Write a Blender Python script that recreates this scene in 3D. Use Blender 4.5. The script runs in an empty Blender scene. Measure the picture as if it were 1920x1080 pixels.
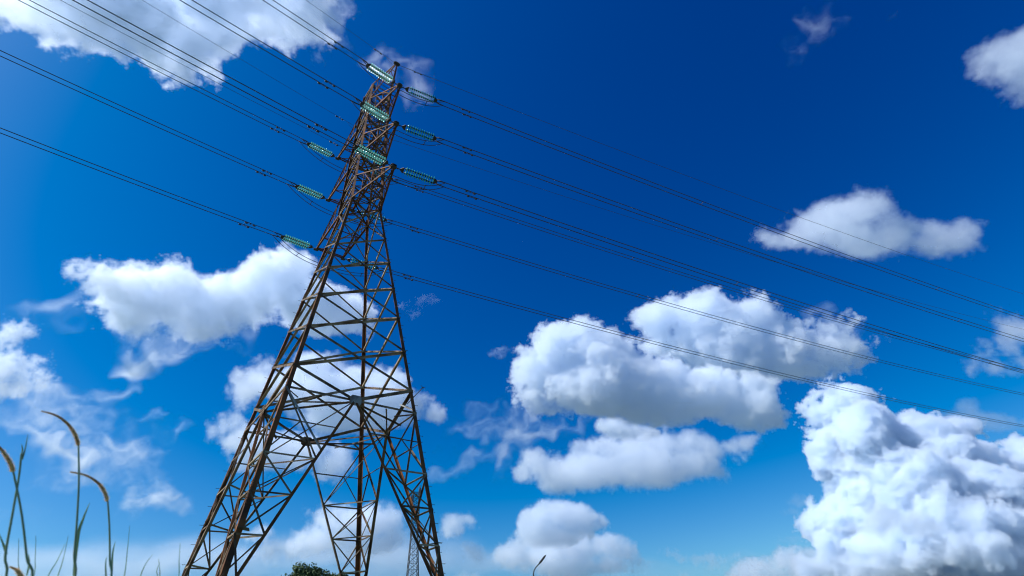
import bpy, bmesh, math, random
import numpy as np
from mathutils import Vector, Matrix

scene = bpy.context.scene
COL = scene.collection

# ------------------------------------------------------------------ camera
CAM_H = 1.25
F_PX, PITCH, ROLL = 990.28, math.radians(34.955), math.radians(-4.0006)
cam_data = bpy.data.cameras.new('camera')
cam_data.sensor_width = 36.0
cam_data.lens = 36.0 * F_PX / 1920.0
cam_data.clip_start = 0.05
cam_data.clip_end = 90000.0
cam = bpy.data.objects.new('camera', cam_data)
COL.objects.link(cam)
_right0 = Vector((1, 0, 0))
_fwd = Vector((0, math.cos(PITCH), math.sin(PITCH)))
_up0 = Vector((0, -math.sin(PITCH), math.cos(PITCH)))
CR, SR = math.cos(ROLL), math.sin(ROLL)
C_RIGHT = _right0 * CR + _up0 * SR
C_UP = -_right0 * SR + _up0 * CR
cam.matrix_world = Matrix((
    (C_RIGHT.x, C_UP.x, -_fwd.x, 0), (C_RIGHT.y, C_UP.y, -_fwd.y, 0),
    (C_RIGHT.z, C_UP.z, -_fwd.z, CAM_H), (0, 0, 0, 1)))
scene.camera = cam
CAM_P = Vector((0, 0, CAM_H))


def ray(px, py):
    """Unit direction from the photographer through a point of the 1920 x 1080 picture."""
    d = C_RIGHT * (px - 960) + C_UP * (540 - py) + _fwd * F_PX
    return d.normalized()


# ------------------------------------------------------------------ sky and sun
SUN_ELEV, SUN_AZ = math.radians(47), math.radians(-106)     # azimuth clockwise from +Y
SUN_DIR = Vector((math.cos(SUN_ELEV) * math.sin(SUN_AZ), math.cos(SUN_ELEV) * math.cos(SUN_AZ), math.sin(SUN_ELEV)))
world = bpy.data.worlds.new('World')
scene.world = world
world.use_nodes = True
wn = world.node_tree
wn.nodes.clear()
w_out = wn.nodes.new('ShaderNodeOutputWorld')
w_bg = wn.nodes.new('ShaderNodeBackground')
w_sky = wn.nodes.new('ShaderNodeTexSky')
w_sky.sky_type = 'NISHITA'
w_sky.sun_disc = False
w_sky.sun_elevation = SUN_ELEV
w_sky.sun_rotation = SUN_AZ
w_sky.altitude = 0
w_sky.air_density = 1.0
w_sky.dust_density = 1.0
w_sky.ozone_density = 4.0
# the photograph's deep, polarised-looking blue: a contrast curve per channel on the sky's own radiance
w_sep = wn.nodes.new('ShaderNodeSeparateColor')
w_com = wn.nodes.new('ShaderNodeCombineColor')
wn.links.new(w_sky.outputs['Color'], w_sep.inputs['Color'])


def _wmath(op, a, b):
    n = wn.nodes.new('ShaderNodeMath'); n.operation = op
    for sck, v in zip(n.inputs, (a, b)):
        if isinstance(v, (int, float)): sck.default_value = v
        else: wn.links.new(v, sck)
    return n.outputs[0]


_r = _wmath('MULTIPLY', _wmath('MAXIMUM', _wmath('SUBTRACT', w_sep.outputs[0], 1.72), 0.0), 1.22)
_g = _wmath('MULTIPLY', _wmath('POWER', w_sep.outputs[1], 1.773), 0.342)
_b = _wmath('MULTIPLY', _wmath('POWER', w_sep.outputs[2], 1.217), 0.934)
for _i, _c, _m in ((0, _r, 9.0), (1, _g, 9.5), (2, _b, 10.0)):
    wn.links.new(_wmath('MINIMUM', _c, _m), w_com.inputs[_i])
wn.links.new(w_com.outputs['Color'], w_bg.inputs['Color'])
w_bg.inputs['Strength'].default_value = 0.077
wn.links.new(w_bg.outputs['Background'], w_out.inputs['Surface'])

sun_data = bpy.data.lights.new('sun', 'SUN')
sun_data.energy = 5.0
sun_data.angle = math.radians(0.53)
sun_data.color = (1.0, 0.99, 0.975)
sun = bpy.data.objects.new('sun', sun_data)
sun.rotation_euler = SUN_DIR.to_track_quat('Z', 'Y').to_euler()
COL.objects.link(sun)

scene.view_settings.view_transform = 'Standard'
scene.view_settings.look = 'None'
scene.view_settings.exposure = 0.37
scene.view_settings.gamma = 1.0
scene.view_settings.use_curve_mapping = False
scene.cycles.use_denoising = True
scene.cycles.max_bounces = 22
scene.cycles.volume_bounces = 18
scene.cycles.diffuse_bounces = 3
scene.cycles.glossy_bounces = 3
scene.cycles.transmission_bounces = 6
scene.cycles.volume_step_rate = 1.0
scene.cycles.sample_clamp_indirect = 10.0
scene.cycles.use_adaptive_sampling = True
scene.cycles.adaptive_threshold = 0.035
scene.cycles.filter_width = 1.15

# ------------------------------------------------------------------ helpers
def tag(o, label=None, cat=None, group=None, kind=None):
    if label: o['label'] = label
    if cat: o['category'] = cat
    if group: o['group'] = group
    if kind: o['kind'] = kind
    return o
# ------------------------------------------------------------------ materials
def principled(name, colour, rough=0.7, metal=0.0, noise=None, **kw):
    """Plain surface colour broken by fractal noise: noise = (second colour, scale, contrast)."""
    m = bpy.data.materials.new(name); m.use_nodes = True
    nt = m.node_tree; b = nt.nodes['Principled BSDF']
    b.inputs['Base Color'].default_value = (*colour, 1)
    b.inputs['Roughness'].default_value = rough
    b.inputs['Metallic'].default_value = metal
    for k, v in kw.items(): b.inputs[k].default_value = v
    if noise:
        c2, sc, lo, hi = noise
        tc = nt.nodes.new('ShaderNodeTexCoord')
        nz = nt.nodes.new('ShaderNodeTexNoise'); nz.inputs['Scale'].default_value = sc; nz.inputs['Detail'].default_value = 6
        mp = nt.nodes.new('ShaderNodeMapRange'); mp.inputs['From Min'].default_value = lo; mp.inputs['From Max'].default_value = hi
        mx = nt.nodes.new('ShaderNodeMix'); mx.data_type = 'RGBA'
        mx.inputs['A'].default_value = (*colour, 1); mx.inputs['B'].default_value = (*c2, 1)
        nt.links.new(tc.outputs['Object'], nz.inputs['Vector'])
        nt.links.new(nz.outputs['Fac'], mp.inputs['Value'])
        nt.links.new(mp.outputs['Result'], mx.inputs['Factor'])
        nt.links.new(mx.outputs['Result'], b.inputs['Base Color'])
    return m


M_ORANGE = principled('rust_steel_lit_orange', (0.20, 0.075, 0.024), 0.85, 0, ((0.085, 0.034, 0.014), 1.1, 0.36, 0.6), **{'Specular IOR Level': 0.15})  # sunlit orange put into the rust colour of the near knee chords
M_RUST = principled('weathered_brown_steel', (0.185, 0.068, 0.023), 0.8, 0, ((0.06, 0.027, 0.013), 1.3, 0.38, 0.62), **{'Specular IOR Level': 0.2})
M_STEEL = principled('weathered_grey_steel', (0.20, 0.135, 0.08), 0.75, 0, ((0.07, 0.036, 0.018), 1.6, 0.4, 0.58), **{'Specular IOR Level': 0.25})
M_TAN = principled('tan_steel', (0.34, 0.26, 0.17), 0.7, 0, ((0.15, 0.09, 0.05), 1.2, 0.4, 0.62), **{'Specular IOR Level': 0.25})  # lighter tan tone for one diagonal of each X and some struts
M_PALE = principled('pale_galvanised_steel', (0.30, 0.28, 0.25), 0.55, 0, ((0.13, 0.1, 0.08), 2.0, 0.42, 0.62))
M_IRON = principled('dark_iron_fittings', (0.03, 0.025, 0.022), 0.6, 0.0)
M_WIRE = principled('dark_stranded_aluminium', (0.035, 0.035, 0.04), 0.6, 0.0)
M_GLASS = bpy.data.materials.new('teal_toughened_glass'); M_GLASS.use_nodes = True
_nt = M_GLASS.node_tree; _nt.nodes.clear()
_o = _nt.nodes.new('ShaderNodeOutputMaterial'); _d = _nt.nodes.new('ShaderNodeBsdfDiffuse'); _t = _nt.nodes.new('ShaderNodeBsdfTranslucent')
_gl = _nt.nodes.new('ShaderNodeBsdfGlossy'); _m1 = _nt.nodes.new('ShaderNodeMixShader'); _m2 = _nt.nodes.new('ShaderNodeMixShader')
_d.inputs['Color'].default_value = (0.07, 0.36, 0.33, 1); _t.inputs['Color'].default_value = (0.30, 0.80, 0.73, 1)
_gl.inputs['Roughness'].default_value = 0.12; _gl.inputs['Color'].default_value = (0.9, 1, 1, 1)
_m1.inputs[0].default_value = 0.6; _m2.inputs[0].default_value = 0.05
_nt.links.new(_d.outputs[0], _m1.inputs[1]); _nt.links.new(_t.outputs[0], _m1.inputs[2])
_nt.links.new(_m1.outputs[0], _m2.inputs[1]); _nt.links.new(_gl.outputs[0], _m2.inputs[2]); _nt.links.new(_m2.outputs[0], _o.inputs['Surface'])
M_PLATE = principled('dull_plate_enamel', (0.05, 0.05, 0.05), 0.6)
M_CONC = principled('grey_concrete', (0.32, 0.31, 0.29), 0.9, 0, ((0.22, 0.21, 0.2), 4, 0.4, 0.6))

# ------------------------------------------------------------------ mesh helpers
def finish(name, bm, mats, parent=None, smooth=False):
    me = bpy.data.meshes.new(name)
    bm.normal_update(); bm.to_mesh(me); bm.free()
    for m in (mats if isinstance(mats, (list, tuple)) else [mats]): me.materials.append(m)
    if smooth:
        me.shade_smooth()
    o = bpy.data.objects.new(name, me); COL.objects.link(o)
    if parent is not None: o.parent = parent
    return o


def empty(name, loc=(0, 0, 0), rz=0.0):
    o = bpy.data.objects.new(name, None); o.empty_display_size = 0.3
    o.location = loc; o.rotation_euler = (0, 0, rz); COL.objects.link(o); return o


def angle_bar(bm, p, q, w, out, t=None, mat=0, flip=1):
    """An L section from p to q; 'out' points away from the corner of the L, along the second flange's back."""
    p, q, out = Vector(p), Vector(q), Vector(out)
    d = (q - p); 
    if d.length < 1e-6: return
    d.normalize()
    n = out - d * out.dot(d)
    if n.length < 1e-6: n = d.orthogonal()
    n.normalize(); s = d.cross(n) * flip
    t = t or max(0.012, w * 0.1)
    prof = [(0, 0), (w, 0), (w, t), (t, t), (t, w), (0, w)]     # along s, along -n
    rings = []
    for c in (p, q):
        rings.append([bm.verts.new(c + s * (a - w * 0.3) - n * (b - w * 0.3)) for a, b in prof])
    fs = []
    k = len(prof)
    for i in range(k):
        fs.append(bm.faces.new((rings[0][i], rings[0][(i + 1) % k], rings[1][(i + 1) % k], rings[1][i])))
    fs.append(bm.faces.new(rings[0][::-1])); fs.append(bm.faces.new(rings[1]))
    for f in fs: f.material_index = mat
    bmesh.ops.recalc_face_normals(bm, faces=fs)


def rod(bm, p, q, r, r2=None, n=8, mat=0, caps=True):
    p, q = Vector(p), Vector(q); r2 = r if r2 is None else r2
    d = (q - p).normalized(); a = d.orthogonal().normalized(); b = d.cross(a)
    R = []
    for c, rr in ((p, r), (q, r2)):
        R.append([bm.verts.new(c + (a * math.cos(2 * math.pi * i / n) + b * math.sin(2 * math.pi * i / n)) * rr) for i in range(n)])
    fs = [bm.faces.new((R[0][i], R[0][(i + 1) % n], R[1][(i + 1) % n], R[1][i])) for i in range(n)]
    if caps: fs += [bm.faces.new(R[0][::-1]), bm.faces.new(R[1])]
    for f in fs: f.material_index = mat; f.smooth = n > 6
    return fs


def tube(bm, pts, radii, n=6, mat=0):
    pts = [Vector(p) for p in pts]
    if not isinstance(radii, (list, tuple)): radii = [radii] * len(pts)
    up = Vector((0, 0, 1)); prev = None; rings = []
    for i, p in enumerate(pts):
        d = (pts[min(i + 1, len(pts) - 1)] - pts[max(i - 1, 0)]).normalized()
        a = prev - d * prev.dot(d) if prev is not None else (up - d * up.dot(d) if abs(d.z) < .95 else d.orthogonal())
        a.normalize(); prev = a; b = d.cross(a)
        rings.append([bm.verts.new(p + (a * math.cos(2 * math.pi * k / n) + b * math.sin(2 * math.pi * k / n)) * radii[i]) for k in range(n)])
    for A, B in zip(rings, rings[1:]):
        for k in range(n):
            f = bm.faces.new((A[k], A[(k + 1) % n], B[(k + 1) % n], B[k])); f.smooth = True; f.material_index = mat
    for R, rev in ((rings[0], True), (rings[-1], False)):
        f = bm.faces.new(R[::-1] if rev else R); f.material_index = mat


def plate(bm, c, ax, ay, hx, hy, t, chamfer=0.3, mat=0):
    """A thin eight-sided plate centred on c in the plane of ax, ay."""
    c, ax, ay = Vector(c), Vector(ax).normalized(), Vector(ay).normalized()
    n = ax.cross(ay).normalized(); k = chamfer
    o = [(-1, -1 + k), (-1 + k, -1), (1 - k, -1), (1, -1 + k), (1, 1 - k), (1 - k, 1), (-1 + k, 1), (-1, 1 - k)]
    A = [bm.verts.new(c + ax * x * hx + ay * y * hy + n * t / 2) for x, y in o]
    B = [bm.verts.new(c + ax * x * hx + ay * y * hy - n * t / 2) for x, y in o]
    fs = [bm.faces.new(A), bm.faces.new(B[::-1])]
    for i in range(8): fs.append(bm.faces.new((B[i], B[(i + 1) % 8], A[(i + 1) % 8], A[i])))
    for f in fs: f.material_index = mat
    bmesh.ops.recalc_face_normals(bm, faces=fs)


def box(bm, lo, hi, mat=0):
    lo, hi = Vector(lo), Vector(hi)
    v = [bm.verts.new((x, y, z)) for x in (lo.x, hi.x) for y in (lo.y, hi.y) for z in (lo.z, hi.z)]
    for f in ((0, 1, 3, 2), (4, 6, 7, 5), (0, 4, 5, 1), (2, 3, 7, 6), (0, 2, 6, 4), (1, 5, 7, 3)):
        bm.faces.new([v[i] for i in f]).material_index = mat


# ------------------------------------------------------------------ ground
def build_ground():
    bm = bmesh.new(); n = 64
    bmesh.ops.create_circle(bm, cap_ends=True, radius=30000, segments=n)
    g = finish('ground', bm, principled('meadow_with_bounce_patches', (0.05, 0.08, 0.035), 0.9, 0, ((0.13, 0.15, 0.155), 0.004, 0.42, 0.58)))  # pale cool patches added to bounce light up onto the cloud undersides
    tag(g, kind='structure')


build_ground()

# ------------------------------------------------------------------ the pylon
S = 1.1                                   # metres per unit of the survey below
PHI = math.radians(-50.4743)
T_BASE = Vector((-9.5794 * S, 25.1134 * S, 0))
ZW, WP, ZP = 24.422, 3.147, 10.152
TAPER = (WP - 1) / (ZW - ZP)
ZA1, ZA2, ZT = 32.999, 28.741, 36.996
Z_FOOT = -CAM_H / S
LV = [ZW, 21.81, 19.86, 17.90, 15.82, 13.65, 11.342]
SL = [ZP, 7.128, 5.586, 4.073, 2.7, 1.25]
SG = {'B': (1, -1), 'D': (1, 1), 'A': (-1, -1), 'C': (-1, 1)}
FACES = [('B', 'D', (1, 0, 0)), ('C', 'D', (0, 1, 0)), ('A', 'B', (0, -1, 0)), ('A', 'C', (-1, 0, 0))]
PU = Vector((math.cos(PHI), math.sin(PHI), 0)); PV = Vector((-math.sin(PHI), math.cos(PHI), 0))


def half(z):
    if z <= ZW: return 1 + TAPER * (ZW - z)
    return 1 - 0.28 * (z - ZW) / (ZT - ZW)


def tp(u, v, z):                           # pylon's own frame, metres
    return Vector((u * S, v * S, z * S + CAM_H))


def corner(c, z):
    a, b = SG[c]; w = half(z); return tp(a * w, b * w, z)


def tw(u, v, z):                           # world
    l = tp(u, v, z); return T_BASE + PU * l.x + PV * l.y + Vector((0, 0, l.z))


pylon = empty('transmission_tower', T_BASE, PHI)
tag(pylon, 'tall brown steel lattice pylon with three crossarms on each side carrying the power lines', 'pylon')

legs = {}
for c, (a, b) in SG.items():
    bm = bmesh.new()
    zs = [Z_FOOT + 0.25, 5.586, ZP, 17.9, ZW]
    for z0, z1, w in zip(zs, zs[1:], (0.225, 0.215, 0.195, 0.165)):
        p, q = corner(c, z0), corner(c, z1)
        d = (q - p).normalized(); s1 = Vector((-a, 0, 0)); s2 = Vector((0, -b, 0))
        s1 = (s1 - d * s1.dot(d)).normalized(); s2 = (s2 - d * s2.dot(d)).normalized()
        t = 0.022; R = []
        for cc in (p - d * 0.02, q + d * 0.02):
            R.append([bm.verts.new(cc + s1 * x + s2 * y) for x, y in ((0, 0), (w, 0), (w, t), (t, t), (t, w), (0, w))])
        fs = [bm.faces.new((R[0][i], R[0][(i + 1) % 6], R[1][(i + 1) % 6], R[1][i])) for i in range(6)] + [bm.faces.new(R[0]), bm.faces.new(R[1])]
        bmesh.ops.recalc_face_normals(bm, faces=fs)
        # splice cover with bolt heads
        for sd, so in ((s1, s2), (s2, s1)):
            plate(bm, q + sd * w * 0.5 - so * 0.008, d, sd, 0.55, w * 0.42, 0.014, 0.1)
            for k in range(-3, 4):
                for e in (-.2, .2):
                    h = q + sd * w * (0.5 + e) - so * 0.014 + d * k * 0.14
                    rod(bm, h, h - so * 0.022, 0.016, n=6)
    legs[c] = finish('leg', bm, M_RUST, pylon)
    bm = bmesh.new()                       # concrete foot
    f = corner(c, Z_FOOT + 0.25)
    rod(bm, Vector((f.x, f.y, -0.2)), Vector((f.x, f.y, 0.32)), 0.55, 0.42, 12)
    finish('footing', bm, M_CONC, legs[c])
    if c in 'AD':                          # step bolts
        bm = bmesh.new(); z = 0.6; k = 0
        while z < ZW:
            p = corner(c, z); o = Vector((0, b, 0)) if k % 2 else Vector((a, 0, 0))
            side = Vector((-a, 0, 0)) if k % 2 else Vector((0, -b, 0))
            rod(bm, p + side * 0.06, p + side * 0.06 + o * 0.19, 0.011, n=6)
            rod(bm, p + side * 0.06 + o * 0.185, p + side * 0.06 + o * 0.2, 0.02, n=6)
            z += 0.40; k += 1
        finish('step_bolt', bm, M_IRON, legs[c])['kind'] = 'stuff'

# X bracing of the four sloping faces
for f0, f1, nrm in FACES:
    bm = bmesh.new(); nrm = Vector(nrm)
    for i, (za, zb) in enumerate(zip(LV, LV[1:])):
        w = 0.09 + 0.009 * i
        angle_bar(bm, corner(f0, za), corner(f1, zb), w, nrm)
        angle_bar(bm, corner(f0, zb) - nrm * 0.1, corner(f1, za) - nrm * 0.1, w * 0.92, -nrm, flip=-1, mat=1)
    mid = (corner(f0, ZP) + corner(f1, ZP)) / 2
    for f in (f0, f1):
        angle_bar(bm, corner(f, LV[-1]), mid, 0.145, nrm)
    finish('face_bracing', bm, [M_STEEL, M_TAN], pylon)

# the belt: edges, inner diamond and corner struts in the horizontal plane
mids = {}
bm = bmesh.new()
for f0, f1, nrm in FACES:
    mids[(f0, f1)] = (corner(f0, ZP) + corner(f1, ZP)) / 2
    angle_bar(bm, corner(f0, ZP), corner(f1, ZP), 0.11, Vector(nrm))
M = mids
dz = Vector((0, 0, -0.06))
for k0, k1 in ((('B', 'D'), ('C', 'D')), (('C', 'D'), ('A', 'C')), (('A', 'C'), ('A', 'B')), (('A', 'B'), ('B', 'D'))):
    angle_bar(bm, M[k0] + dz, M[k1] + dz, 0.085, (0, 0, 1))
    cc = (set(k0) & set(k1)).pop(); cp = corner(cc, ZP)
    for ka, kb in ((k0, k1), (k1, k0)):
        angle_bar(bm, M[ka] + dz * 2, (M[kb] + cp) / 2 + dz * 2, 0.075, (0, 0, 1))
    x = (M[k0] + M[k1] + cp * 2) / 4
    angle_bar(bm, x + dz, cp + dz, 0.06, (0, 0, 1))
finish('belt_frame', bm, M_STEEL, pylon)
for k, nrm in ((f[:2], Vector(f[2])) for f in FACES):
    bm = bmesh.new()
    ax = (corner(k[1], ZP) - corner(k[0], ZP)).normalized()
    for s in (-1, 1):
        plate(bm, mids[k] + nrm * 0.05 * s, ax, (0, 0, 1), 0.30, 0.25, 0.016, 0.35)
    for i in range(-3, 4):
        for j in (-1, 0, 1):
            h = mids[k] + nrm * 0.058 + ax * i * 0.08 + Vector((0, 0, j * 0.14))
            rod(bm, h, h + nrm * 0.024, 0.02, n=6)
    finish('gusset_plate', bm, M_PALE if k == ('B', 'D') else M_STEEL, pylon)

# lower legs: two inclined chords beside each main leg, tied by struts and diagonals
def chord_pt(c, key, z):
    m = mids[key]; foot = corner(c, SL[-1]); k = (SL[0] - z) / (SL[0] - SL[-1])
    return m.lerp(foot, k)


for c, (a, b) in SG.items():
    keys = [k for k in mids if c in k]
    nr = {f[:2]: Vector(f[2]) for f in FACES}
    bm = bmesh.new()
    for k in keys: angle_bar(bm, mids[k], corner(c, SL[-1]), 0.13, nr[k])
    finish('knee_chord', bm, M_ORANGE if c in 'BD' else M_STEEL, legs[c])
    bm = bmesh.new()
    for i in range(1, len(SL) - 1):
        z = SL[i]; L = corner(c, z); P = [chord_pt(c, k, z) for k in keys]
        for p, k in zip(P, keys): angle_bar(bm, L, p, 0.07, nr[k], mat=i % 2)
        angle_bar(bm, P[0], P[1], 0.065, (0, 0, 1), mat=1)
        for k, p in zip(keys, P):
            up = corner(c, SL[i - 1])
            angle_bar(bm, up, p, 0.08, nr[k])
            if i == 1:                      # redundant members of the tall top panel
                m = up.lerp(p, 0.5); lz = corner(c, (SL[0] + SL[1]) / 2)
                angle_bar(bm, m, lz, 0.055, nr[k])
                angle_bar(bm, m, L, 0.06, nr[k])
                angle_bar(bm, m, chord_pt(c, k, (SL[0] + SL[1]) / 2), 0.055, nr[k])
            else:
                angle_bar(bm, chord_pt(c, k, SL[i - 1]), L, 0.05, -nr[k], flip=-1)
        q = [chord_pt(c, k, SL[i - 1]) for k in keys]
        angle_bar(bm, q[0], P[1], 0.055, (0, 0, 1))
    q = [chord_pt(c, k, SL[-2]) for k in keys]
    finish('leg_bracing', bm, [M_STEEL, M_TAN], legs[c])

# pale replaced members on the near face
bm = bmesh.new()
mBD = mids[('B', 'D')]
angle_bar(bm, corner('B', ZP), chord_pt('B', ('B', 'D'), 7.5), 0.1, (1, 0, 0))
finish('replaced_brace', bm, M_PALE, pylon)['label'] = 'pale grey brace'

# upper cage
CZ = [ZW, 26.55, ZA2, 30.85, ZA1, 35.1, ZT]
for c, (a, b) in SG.items():
    bm = bmesh.new()
    angle_bar(bm, corner(c, ZW), corner(c, ZT), 0.175, (a, b, 0))
    finish('cage_post', bm, M_RUST, pylon)
for f0, f1, nrm in FACES:
    bm = bmesh.new(); nrm = Vector(nrm)
    for i, (za, zb) in enumerate(zip(CZ, CZ[1:])):
        zm = (za + zb) / 2
        for z0, z1 in ((za, zm), (zm, zb)):
            angle_bar(bm, corner(f0, z0), corner(f1, z1), 0.09, nrm)
            angle_bar(bm, corner(f0, z1) - nrm * .07, corner(f1, z0) - nrm * .07, 0.09, -nrm, flip=-1)
        angle_bar(bm, corner(f0, za), corner(f1, za), 0.08, nrm)
    angle_bar(bm, corner(f0, ZT), corner(f1, ZT), 0.1, nrm)
    finish('cage_bracing', bm, M_STEEL, pylon)
for z in (ZW, ZA2, ZA1, ZT):
    bm = bmesh.new()
    angle_bar(bm, corner('A', z), corner('D', z), 0.07, (0, 0, 1)); angle_bar(bm, corner('B', z) + dz, corner('C', z) + dz, 0.07, (0, 0, 1))
    finish('plan_bracing', bm, M_RUST, pylon)
for c in 'ABCD':
    bm = bmesh.new(); a, b = SG[c]; p = corner(c, ZW)
    plate(bm, p + Vector((a * .012, -b * .06, 0)), (0, 1, 0), (0, 0, 1), 0.13, 0.26, 0.02, 0.3)
    plate(bm, p + Vector((-a * .06, b * .012, 0)), (1, 0, 0), (0, 0, 1), 0.13, 0.26, 0.02, 0.3)
    finish('waist_plate', bm, M_IRON, pylon)

# crossarms
ARM = {'R1': (ZA1, 4.345), 'R2': (ZA2, 4.453), 'R3': (ZW, 4.755), 'L1': (ZA1, 4.173), 'L2': (ZA2, 4.525), 'L3': (ZW, 5.114)}
LW = 0.9825
TIP = {}


def ladder(bm, p0, p1, q0, q1, n, w, out):
    for i in range(1, n):
        k = i / n
        a, b = Vector(p0).lerp(p1, k), Vector(q0).lerp(q1, k)
        angle_bar(bm, a, b, w, out)
        a2 = Vector(p0).lerp(p1, (i + 1) / n) if i < n - 1 else Vector(p1)
        if i % 1 == 0: angle_bar(bm, a2, b, w * 0.9, out)


for n, (z, r) in ARM.items():
    bm = bmesh.new(); zu = z + 2.1
    if n[0] == 'R':
        tip = tp(r, 0, z)
        B, D, Bu, Du = corner('B', z), corner('D', z), corner('B', zu), corner('D', zu)
        tb, td = tip + Vector((-.1, -.1, 0)), tip + Vector((-.1, .1, 0))
        for p, t, w, o in ((B, tb, .13, (0, -1, 0)), (D, td, .13, (0, 1, 0)), (Bu, tb + Vector((0, 0, .12)), .1, (0, -1, .3)), (Du, td + Vector((0, 0, .12)), .1, (0, 1, .3))):
            angle_bar(bm, p, t, w, o)
        ladder(bm, B, tb, Bu, tb + Vector((0, 0, .12)), 4, .055, (0, -1, 0))
        ladder(bm, D, td, Du, td + Vector((0, 0, .12)), 4, .055, (0, 1, 0))
        ladder(bm, B, tb, D, td, 4, .055, (0, 0, -1))
        arm = finish('crossarm', bm, M_RUST, pylon)
        bm = bmesh.new()
        plate(bm, tip + Vector((0, 0, .1)), (1, 0, 0), (0, 1, 0), .17, .2, .02, .45)
        plate(bm, tip + Vector((0, 0, -.05)), (1, 0, 0), (0, 1, 0), .17, .2, .02, .45)
        for s in (-1, 1):
            plate(bm, tip + Vector((-.12, s * .14, .03)), (1, 0, 0), (0, 0, 1),   .2, .1, .016, .3)
        finish('arm_end_plate', bm, M_IRON, arm)
        TIP[n] = (tw(r, -.12, z), tw(r, .12, z))
    else:
        ta, tb = tp(-r, -LW, z), tp(-r, LW, z)
        A, C_, Au, Cu = corner('A', z), corner('C', z), corner('A', zu), corner('C', zu)
        for p, t, w, o in ((A, ta, .12, (0, -1, 0)), (C_, tb, .12, (0, 1, 0)), (Au, ta + Vector((0, 0, .1)), .1, (0, -1, .3)), (Cu, tb + Vector((0, 0, .1)), .1, (0, 1, .3))):
            angle_bar(bm, p, t, w, o)
        angle_bar(bm, ta, tb, .14, (-1, 0, 0)); angle_bar(bm, ta + Vector((.16, 0, .02)), tb + Vector((.16, 0, .02)), .12, (1, 0, 0))
        ladder(bm, A, ta, Au, ta + Vector((0, 0, .1)), 4, .055, (0, -1, 0))
        ladder(bm, C_, tb, Cu, tb + Vector((0, 0, .1)), 4, .055, (0, 1, 0))
        ladder(bm, A, ta, C_, tb, 3, .055, (0, 0, -1))
        arm = finish('crossarm', bm, M_RUST, pylon)
        for t in (ta, tb):
            bm = bmesh.new(); plate(bm, t + Vector((0, 0, -.09)), (1, 0, 0), (0, 1, 0), .14, .18, .02, .4)
            finish('arm_end_plate', bm, M_IRON, arm)
        TIP[n] = (tw(-r, -LW, z), tw(-r, LW, z))

for sgn, r, ca, cb in ((1, 3.328, 'B', 'D'), (-1, 3.725, 'A', 'C')):
    bm = bmesh.new(); tip = tp(sgn * r, 0, ZT); zl = 35.1
    for c, s in ((ca, -1), (cb, 1)):
        t = tip + Vector((-.08 * sgn, s * .08, 0))
        angle_bar(bm, corner(c, ZT), t, .09, (0, s, 0)); angle_bar(bm, corner(c, zl), t - Vector((0, 0, .1)), .08, (0, s, 0))
        ladder(bm, corner(c, ZT), t, corner(c, zl), t - Vector((0, 0, .1)), 4, .05, (0, s, 0))
    ladder(bm, corner(ca, ZT), tip, corner(cb, ZT), tip, 4, .05, (0, 0, 1))
    arm = finish('shield_wire_arm', bm, M_RUST, pylon)
    bm = bmesh.new(); plate(bm, tip, (1, 0, 0), (0, 1, 0), .17, .26, .06, .45)
    finish('arm_end_plate', bm, M_IRON, arm)
    TIP['E+' if sgn > 0 else 'E-'] = (tw(sgn * r, -.2, ZT), tw(sgn * r, .2, ZT))

# small fittings on the right-hand leg
bm = bmesh.new()
p = corner('D', 10.9)
rod(bm, p + Vector((-.55, -.1, -.1)), p + Vector((.75, .12, .42)), .022)
q = p + Vector((.75, .12, .42))
for d in ((.12, .1, .0), (-.1, .12, .05), (.02, -.12, .1), (.1, -.02, -.12)): rod(bm, q, q + Vector(d), .022, .01)
finish('bracket_rod', bm, M_IRON, legs['D'])
bm = bmesh.new()
angle_bar(bm, corner('D', 10.3) + Vector((-.05, -.05, 0)), corner('D', 10.9) + Vector((-1.0, -.3, 0)), .07, (0, 0, 1))
for k in range(9):
    h = corner('D', 10.3).lerp(corner('D', 10.9) + Vector((-1.0, -.3, 0)), .2 + .08 * k)
    rod(bm, h - Vector((0, 0, .05)), h + Vector((0, 0, .05)), .02, n=6, mat=1)
finish('punched_strip', bm, [M_PALE, M_IRON], legs['D'])
for c, z, o in (('D', 4.15, (-.3, -.3, .1)), ('B', 4.15, (.25, .45, .15)), ('C', 1.9, (.0, -.4, .1))):
    bm = bmesh.new(); p = corner(c, z) + Vector(o) * .5
    plate(bm, p, (SG[c][0] * -1, SG[c][1] * -.3, 0), (0, SG[c][1], .12), .3, .22, .012, .1)
    finish('notice_plate', bm, M_PLATE, legs[c])

# ------------------------------------------------------------------ insulators and wires
AZ = {'r': math.radians(64.5), 'l': math.radians(-140.5)}
DIR = {s: Vector((math.sin(a), math.cos(a), 0)) for s, a in AZ.items()}
NEAR = {'r': Vector((math.cos(AZ['r']), -math.sin(AZ['r']), 0)), 'l': -Vector((math.cos(AZ['l']), -math.sin(AZ['l']), 0))}
SLOPE = {'r': {'R1': -.121, 'R2': -.113, 'R3': -.119, 'L1': -.116, 'L2': -.109, 'L3': -.109, 'E+': -.098, 'E-': -.082},
         'l': {'R1': -.192, 'R2': -.188, 'R3': -.172, 'L1': -.172, 'L2': -.157, 'L3': -.147, 'E+': -.166, 'E-': -.138, 'F': -.175}}
CURV = {'r': .00058, 'l': .0012}
ARMWORD = {'R1': 'top right-hand arm', 'R2': 'middle right-hand arm', 'R3': 'bottom right-hand arm',
           'L1': 'top left-hand arm', 'L2': 'middle left-hand arm', 'L3': 'bottom left-hand arm'}
SIDEWORD = {'r': 'lower right', 'l': 'upper left'}


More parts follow.
